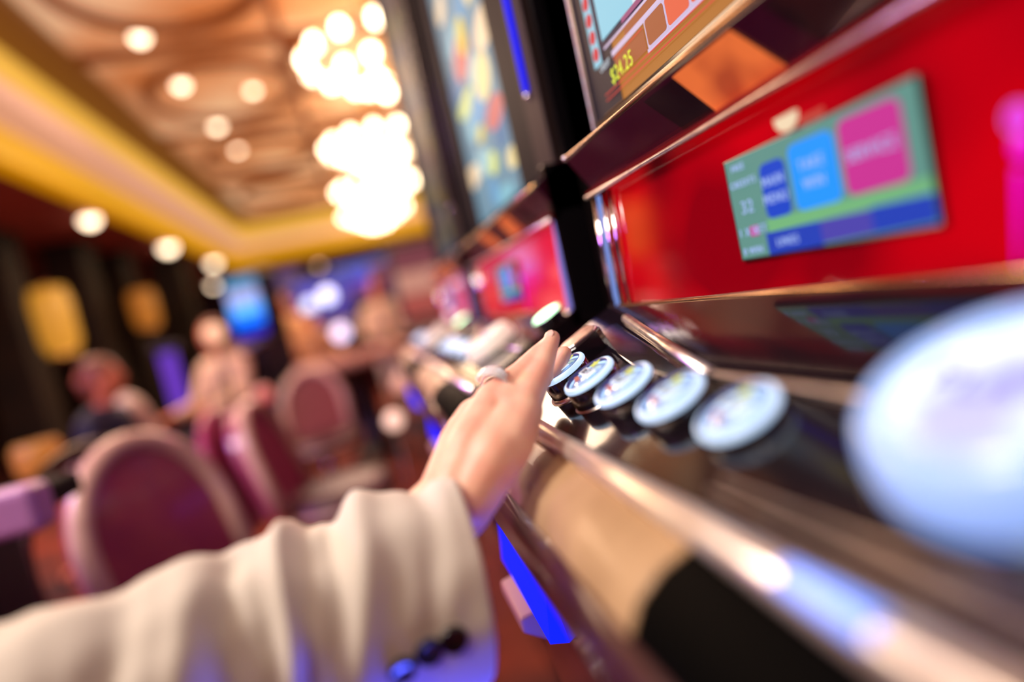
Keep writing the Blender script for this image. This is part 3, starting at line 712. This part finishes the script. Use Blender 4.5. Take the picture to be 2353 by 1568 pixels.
# ================================================================ CHAIRS
M_leather = mat('burgundy_leather', (.36, .045, .10), .38, coat=.3, color2=(.42, .07, .10), noise_scale=12)
M_piping = mat('pale_piping', srgb(222, 176, 160), .35, coat=.5)
M_pinkl = mat('rose_leather', (.36, .05, .14), .4, coat=.3)
def chair(loc, rz, label, seat_m, scale=1.0, wide=.24, frame_m=None):
    t = root('casino_chair', label, 'chair', loc, 'upholstered casino chairs', rz)
    def dome(w_, h_, z0, n=20):
        pts = [(-w_, z0)]
        for k in range(n + 1):
            a = PI - PI * k / n; pts.append((w_ * math.cos(a), z0 + h_ * .45 + h_ * .55 * math.sin(a)))
        pts.append((w_, z0)); return pts
    lean_ = lambda z: -(z - .5) * .24
    # local: back faces +y, seat towards +y ; frame shell behind
    def slab(w_, h_, z0, y0_, y1_):
        return MB().extr([(a, y0_ + lean_(b), b) for a, b in dome(w_, h_, z0)], (0, y1_ - y0_, 0))
    bk = slab(wide, .50, .50, 0, .085).build('backrest', seat_m, t, bevel=.03)
    outl = [Vector((a, .085 + lean_(b), b)) for a, b in dome(wide - .006, .49, .505)]
    MB().tube(outl, .03, 10).build('piping', M_piping, bk)
    outl = [Vector((a, -.07 + lean_(b), b)) for a, b in dome(wide + .05, .54, .46)]
    MB().tube(outl, .024, 12).build('back_frame', frame_m or mat('dark_chrome', (.10, .08, .08), .12, metal=1), t)
    if frame_m: slab(wide + .04, .53, .47, -.09, -.06).build('back_shell', frame_m, t, bevel=.012)
    sm = MB().lathe((0, .27, .44), (0, 0, 1), [(0, 0), (.25, 0), (.27, .04), (.25, .09), (.15, .105), (0, .11)], 32).build('seat', mat('seat_leather', (.06, .01, .02), .45), t)
    MB().lathe((0, .27, .44), (0, 0, 1), [(.268, .03), (.275, .04), (.268, .05)], 32).build('piping', M_piping, sm)
    MB().tube([(0, .27, .03), (0, .27, .44)], .035, 14).build('pedestal', M_chrome, t)
    MB().lathe((0, .27, 0), (0, 0, 1), [(0, 0), (.26, 0), (.26, .015), (.05, .04), (0, .04)], 32).build('base_plate', M_chrome, t)
    MB().tube([(.0, -.02, .5), (0, .05, .42), (0, .2, .42)], .02, 8).build('back_bracket', M_chrome, t)
    t.scale = (scale, scale, scale)
    return t
c1 = P(385, 1250, y=1.75)
chair((c1.x, 1.72, FZ), math.radians(-124), 'burgundy leather chair with pale piping and dark chrome back frame, nearest at lower left', M_leather, .95, .215)
c2 = P(622, 1060, y=2.6)
chair((c2.x, 2.6, FZ), math.radians(-98), 'rose leather chair seen edge-on behind the first chair', M_pinkl, .90, .25, mat('magenta_shell', (.40, .03, .14), .4, coat=.3))
c3 = P(716, 900, y=4.2)
chair((c3.x, 4.2, FZ), math.radians(185), 'dull red round-backed chair in the middle distance below the roulette table', mat('dull_red', (.30, .05, .05), .5), .9, .22)

# purple-lit table ledge at the left
tb = root('gaming_table', 'narrow dark ledge table with lilac-lit padded edge at the far left', 'table', (P(140, 1150, y=1.15).x - .50, 1.55, FZ))
zt_ = P(60, 1118, y=1.15).z - FZ - .02
MB().box(-.7, .42, -.35, -.14, zt_ - .05, zt_).build('table_top', mat('table_black', (.008, .006, .008), .7, spec=.1), tb, bevel=.01)
MB().prism([(-.72, zt_ - .062), (.46, zt_ - .062), (.46, zt_ + .02), (-.72, zt_ + .02)], -.40, -.33).build('padded_edge', mat('lilac_vinyl', srgb(176, 120, 176), .4), tb, bevel=.015)
MB().box(-.6, .3, -.30, -.16, 0, zt_ - .05).build('table_base', M_blackm, tb, bevel=.01)

# ================================================================ PEOPLE IN THE HALL
def figure(loc, rz, label, shirt, trousers, hair, seated=True, lean=0.1, sc=1.0, arm=.35, vest=None):
    t = root('person', label, 'person', loc, None, rz)
    hipz = .55 if seated else .92
    sh = hipz + .50
    def V(x, y, z): return Vector((x, y + (z - hipz) * lean if z > hipz else y, z))
    b = MB()
    b.capsule(V(0, 0, hipz), V(0, 0, hipz + .25), .145, .135); b.capsule(V(0, 0, hipz + .25), V(0, 0, sh - .08), .135, .15)
    b.capsule(V(-.13, 0, sh - .02), V(.13, 0, sh - .02), .075, .075); b.capsule(V(0, 0, sh), V(0, .01, sh + .12), .055, .055)
    b.ell(V(0, .02, sh + .22), (.078, .098, .12)); b.capsule(V(0, .09, sh + .17), V(0, .08, sh + .13), .035, .03)
    b.ell(V(0, .125, sh + .21), (.014, .02, .024), 8, 6)
    for s in (-1, 1):
        b.ell(V(s * .08, .02, sh + .21), (.012, .02, .03), 8, 6)
        el = V(s * .23, .12, sh - .28); hd = V(s * .16, .12 + arm, sh - .30)
        b.capsule(V(s * .18, 0, sh - .03), el, .052, .042); b.capsule(el, hd, .042, .028)
        b.capsule(hd, hd + Vector((0, .09, -.005)), .032, .02)
        if seated: kn = Vector((s * .13, .44, hipz - .02)); ft = Vector((s * .13, .46, .06))
        else: kn = Vector((s * .10, .03, .50)); ft = Vector((s * .11, .0, .06))
        b.capsule(Vector((s * .09, 0, hipz)), kn, .088, .06); b.capsule(kn, ft, .058, .04); b.capsule(ft, ft + Vector((0, .15, -.02)), .042, .035)
    skin = mat('face_skin', srgb(216, 122, 88), .5)
    b.build('body', skin, t, remesh=.012, smooth_it=4)
    c = MB()
    c.capsule(V(0, 0, hipz + .02), V(0, 0, sh - .08), .158, .165); c.capsule(V(-.13, 0, sh - .02), V(.13, 0, sh - .02), .085, .085)
    for s in (-1, 1):
        el = V(s * .23, .12, sh - .28); hd = V(s * .17, .12 + arm * .85, sh - .30)
        c.capsule(V(s * .18, 0, sh - .03), el, .064, .054); c.capsule(el, hd, .054, .040)
    c.build('shirt', shirt, t, remesh=.012, smooth_it=3)
    l = MB(); l.capsule(V(-.03, 0, hipz), V(.03, 0, hipz), .155, .155)
    for s in (-1, 1):
        if seated: kn = Vector((s * .13, .44, hipz - .02)); ft = Vector((s * .13, .46, .1))
        else: kn = Vector((s * .10, .03, .50)); ft = Vector((s * .11, .0, .1))
        l.capsule(Vector((s * .09, 0, hipz)), kn, .10, .072); l.capsule(kn, ft, .07, .055)
    l.build('trousers', trousers, t, remesh=.014, smooth_it=3)
    if vest is not None:
        vv = MB(); vv.capsule(V(0, 0, hipz + .02), V(0, 0, sh - .10), .168, .172); vv.build('waistcoat', vest, t, remesh=.014, smooth_it=2)
    h = MB(); h.ell(V(0, -.005, sh + .26), (.088, .10, .10)); h.ell(V(0, -.04, sh + .20), (.082, .075, .10))
    for s in (-1, 1): h.ell(V(s * .025, .113, sh + .245), (.012, .006, .004), 8, 5)
    h.build('hair', hair, t)
    t.scale = (sc,) * 3
    return t
M_ws = mat('white_shirt', srgb(222, 205, 196), .8); M_ws2 = mat('cream_top', srgb(226, 196, 170), .8)
M_navy = mat('navy_cloth', (.004, .006, .035), .7); M_dk = mat('black_cloth', (.01, .008, .01), .8)
M_hd = mat('dark_hair', (.02, .01, .008), .5); M_hb = mat('brown_hair', (.22, .06, .03), .5)
M_red = mat('red_top', srgb(170, 62, 50), .8)
def place(px, py, y, seated, sc=1.0):
    """floor point so that the head shows near the given pixel"""
    c = P(px, py, y=y); hz = (.55 if seated else .92) + .72
    return (c.x, y, FZ), (c.z - FZ) / hz
for (px, py, y, seat, rz, lb, shirt, tr, hair, vest, lean) in (
    (186, 884, 3.5, True, -95, 'seated person in navy with a ruddy face, leaning at the left beside the dark columns', M_navy, M_navy, M_hb, None, .15),
    (292, 852, 4.3, True, 125, 'seated person in a white shirt stretching an arm, behind the person in navy', M_ws, M_dk, M_hd, None, .25),
    (500, 772, 5.2, True, 150, 'person in a white top sitting just left of the blue glowing slot screen', M_ws2, M_dk, M_hb, None, .05),
    (862, 668, 6.8, False, 180, 'standing person in a cream top left of the farthest slot machine', M_ws2, M_ws, M_hb, None, .0),
    (652, 700, 8.3, False, 170, 'standing person in a beige top right of the blue glowing slot screen', mat('beige_top', srgb(214, 160, 110), .8), M_red, M_hb, None, .0),
    (716, 738, 7.0, False, 200, 'person in a tan top standing behind the red table', mat('tan_top', srgb(190, 140, 104), .8), M_dk, M_hd, None, .05)):
    loc, s_ = place(px, py, y, seat)
    figure(loc, math.radians(rz), lb, shirt, tr, hair, seat, lean, min(max(s_, .8), 1.12), vest=vest)

# ================================================================ HALL FURNITURE
# panelled columns along the left side
M_col = mat('dark_column', (.008, .003, .002), .7, color2=(.022, .009, .004), noise_scale=2)
for i, (px, y, wd, lb) in enumerate(((20, 9.5, .55, 'dark brown square column at the left edge, nearest of all'), (205, 11.0, .55, 'dark brown square column right of the yellow sconce'),
        (428, 14.0, .6, 'brown square column between the violet strip and the seated white-topped person'), (300, 12.5, .55, 'dark brown square column beside the orange sconce'))):
    c = P(px, 760, y=y)
    t = root('column', lb, 'column', (c.x, y, FZ), 'dark columns of the hall')
    MB().box(-wd / 2, wd / 2, -wd / 2, wd / 2, .16, LZ - FZ - .12).build('shaft', M_col, t, bevel=.02)
    MB().box(-wd / 2 - .05, wd / 2 + .05, -wd / 2 - .05, wd / 2 + .05, 0, .16).build('plinth', M_blackm, t, bevel=.01)
    MB().box(-wd / 2 - .05, wd / 2 + .05, -wd / 2 - .05, wd / 2 + .05, LZ - FZ - .12, LZ - FZ).build('capital', M_col, t, bevel=.02)
def sconce(px, py, y, w_, h_, rgb, es, label, name='wall_sconce', cat='wall light'):
    c = P(px, py, y=y)
    t = root(name, label, cat, (c.x, y, c.z - h_ / 2))
    mm = mat('glow_%d_%d' % (px, py), (.3, .2, .05), .4, emit=srgb(*rgb), es=es)
    MB().lathe((0, 0, 0), (0, 0, 1), [(w_ * .35, 0), (w_ * .48, h_ * .2), (w_ * .5, h_ * .8), (w_ * .42, h_), (w_ * .4, h_), (w_ * .44, h_ * .8), (w_ * .4, h_ * .2), (w_ * .3, .01)], 20).build('shade', mm, t)
    MB().lathe((0, 0, 0), (0, 0, 1), [(0, -.06), (w_ * .25, -.05), (w_ * .4, 0), (0, .0)], 16).build('bracket', M_gold, t)
    MB().box(-.04, .04, w_ * .2, w_ * .55, -.05, h_ * .4).build('wall_plate', M_gold, t)
    return t
sconce(128, 740, 8.6, .44, .84, (200, 134, 36), .8, 'tall amber wall sconce between the two left columns')
sconce(333, 712, 11.5, .42, .66, (176, 96, 28), .7, 'smaller orange sconce right of the tall amber one')
sconce(90, 1055, 3.2, .20, .16, (176, 88, 24), .7, 'low orange glass lamp above the lilac table edge', 'table_lamp', 'lamp')
sconce(495, 762, 5.0, .10, .10, (250, 170, 120), .8, 'small peach lamp beside the face of the white-topped person', 'globe_lamp', 'lamp') if False else None
# violet light column
c = P(400, 872, y=5.6)
t = root('light_column', 'slim column lit violet, left of the rose leather chair', 'light', (c.x, 5.6, FZ))
zz = c.z - FZ
MB().box(-.07, .07, -.07, .07, 0, zz - .3).build('post', M_blackm, t, bevel=.01)
MB().box(-.055, .055, -.055, .055, zz - .3, zz + .24).build('violet_glow_panel', mat('violet_glow', (.1, .03, .3), .4, emit=srgb(84, 50, 190), es=.8, color2=(.05, .0, .2), noise_scale=8), t, bevel=.01)
MB().box(-.09, .09, -.09, .09, zz + .24, zz + .30).build('cap', M_blackm, t, bevel=.01)
# far slot machine with the blue glowing screen
def far_slot(px, py, y, w_, h_, rz, label, colors, body):
    c = P(px, py, y=y)
    t = root('slot_machine', label, 'slot machine', (c.x, y, FZ), 'slot machines across the hall', math.radians(rz))
    zc = c.z - FZ
    MB().prism([(-.22, 0), (.25, 0), (.25, zc - h_ * .6), (-.22, zc - h_ * .6)], -w_ / 2, w_ / 2).build('cabinet', body, t, bevel=.02)
    MB().prism([(-.05, zc - h_ * .6), (.25, zc - h_ * .6), (.25, zc + h_ * .58), (.0, zc + h_ * .58)], -w_ / 2, w_ / 2).build('display_housing', M_blackm, t, bevel=.02)
    MB().prism([(-.34, zc - h_ * .66), (-.05, zc - h_ * .56), (-.05, zc - h_ * .62), (-.34, zc - h_ * .72)], -w_ / 2, w_ / 2).build('button_deck', M_chromer, t)
    n = len(colors)
    for k, (rgb, es) in enumerate(colors):
        za = zc - h_ * .5 + h_ * k / n; zb = za + h_ / n - .004
        MB().box(-.062 + .0, -.03, -w_ * .45, w_ * .45, za, zb).build('screen', mat('scr_%s_%s' % (rgb, es), tuple(v * .1 for v in srgb(*rgb)), .3, emit=srgb(*rgb), es=es), t)
    return t
far_slot(572, 705, 5.6, .34, .52, 62, 'tall slot machine glowing bright blue in the middle distance', [((0, 20, 200), 1.0), ((20, 120, 250), 1.6), ((100, 170, 255), 1.6), ((180, 170, 220), 1.1), ((60, 150, 200), .9)], M_navy)
far_slot(745, 690, 9.0, .8, .6, 85, 'distant slot machine with pale blue screens under the far ceiling', [((60, 40, 160), .8), ((90, 70, 190), .8), ((50, 60, 190), .9)], M_burg)
far_slot(830, 640, 10.5, 1.0, .55, 85, 'distant slot machine glowing violet and blue beside the standing person', [((120, 60, 160), .8), ((60, 50, 200), 1.0), ((50, 80, 190), .9)], M_burg)
far_slot(640, 660, 11.0, .9, .5, 90, 'distant slot machine with dim violet screen behind the beige-topped person', [((40, 16, 70), .8), ((70, 30, 110), .8)], M_burg)
far_slot(990, 640, 3.9, .5, .45, 90, 'slot machine with rosy screens past the end of the near row', [((190, 90, 80), .7), ((214, 150, 130), .8), ((150, 80, 90), .6)], M_burg)
far_slot(905, 640, 8.0, .6, .4, 90, 'slot machine with plum screens far along the row', [((110, 50, 90), .7), ((150, 70, 90), .7)], M_burg)
# globe lamps seen as soft round spots
def globe(px, py, y, r_, rgb, es, label, post=True):
    c = P(px, py, y=y)
    t = root('globe_lamp', label, 'lamp', (c.x, y, c.z), 'round lamps across the hall')
    MB().ell((0, 0, 0), r_, 14, 10).build('globe', mat('globe_%d_%d' % (px, py), (.5, .4, .3), .3, emit=srgb(*rgb), es=es), t)
    MB().tube([(0, 0, -r_ * .9), (0, 0, FZ - c.z + .03)], r_ * .2, 8).build('stem', M_blackm, t)
    MB().lathe((0, 0, FZ - c.z), (0, 0, 1), [(0, 0), (r_ * 1.4, 0), (r_ * 1.4, .02), (0, .03)], 16).build('foot', M_blackm, t)
for a in ((752, 680, 8.0, .10, (205, 210, 250), 3.0, 'bright bluish-white round lamp above the red table'), (712, 702, 8.4, .09, (180, 200, 235), 2.6, 'pale blue round lamp just left of the bright bluish-white one'),
          (783, 765, 6.5, .085, (225, 205, 245), 2.4, 'lilac-white round lamp right above the red-orange table'), (492, 768, 4.6, .07, (240, 180, 140), 1.2, 'peach round lamp touching the white-topped person'),
          (905, 966, 2.2, .036, (222, 176, 156), 1.6, 'small peach round lamp low beside the hand'), (926, 880, 3.0, .055, (206, 130, 104), .9, 'small salmon round lamp above the low peach one'),
          (606, 905, 3.35, .045, (186, 26, 34), 1.0, 'small red round lamp beside the dull red chair'), (1068, 672, 2.9, .075, (216, 164, 212), 1.5, 'pink round lamp before the middle slot machine panel'),
          (1080, 596, 3.1, .055, (226, 110, 80), 1.0, 'orange round lamp above the pink one by the slot row')):
    globe(*a)
# roulette table with red and orange felt
c = P(818, 824, y=5.3)
t = root('gaming_table', 'oval gaming table with red and orange felt in the middle distance', 'table', (c.x, 5.3, FZ))
t.scale = (.78, .78, 1)
zz = c.z - FZ
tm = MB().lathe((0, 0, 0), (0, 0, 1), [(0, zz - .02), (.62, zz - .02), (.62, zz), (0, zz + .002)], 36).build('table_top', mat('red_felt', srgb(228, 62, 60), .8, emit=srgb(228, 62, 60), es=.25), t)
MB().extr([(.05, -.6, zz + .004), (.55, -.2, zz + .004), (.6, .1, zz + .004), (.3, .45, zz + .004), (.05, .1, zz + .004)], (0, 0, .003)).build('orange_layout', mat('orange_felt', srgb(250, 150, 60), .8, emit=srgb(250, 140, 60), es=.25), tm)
MB().tube([Vector((.63 * math.cos(a), .63 * math.sin(a), zz)) for a in [2 * PI * k / 40 for k in range(40)]], .05, 10, closed=True).build('padded_rail', mat('beige_rail', srgb(180, 130, 110), .5), t)
MB().lathe((0, 0, 0), (0, 0, 1), [(.3, 0), (.26, .05), (.14, .1), (.12, zz - .1), (.3, zz - .03)], 24).build('pedestal', M_blackm, t)
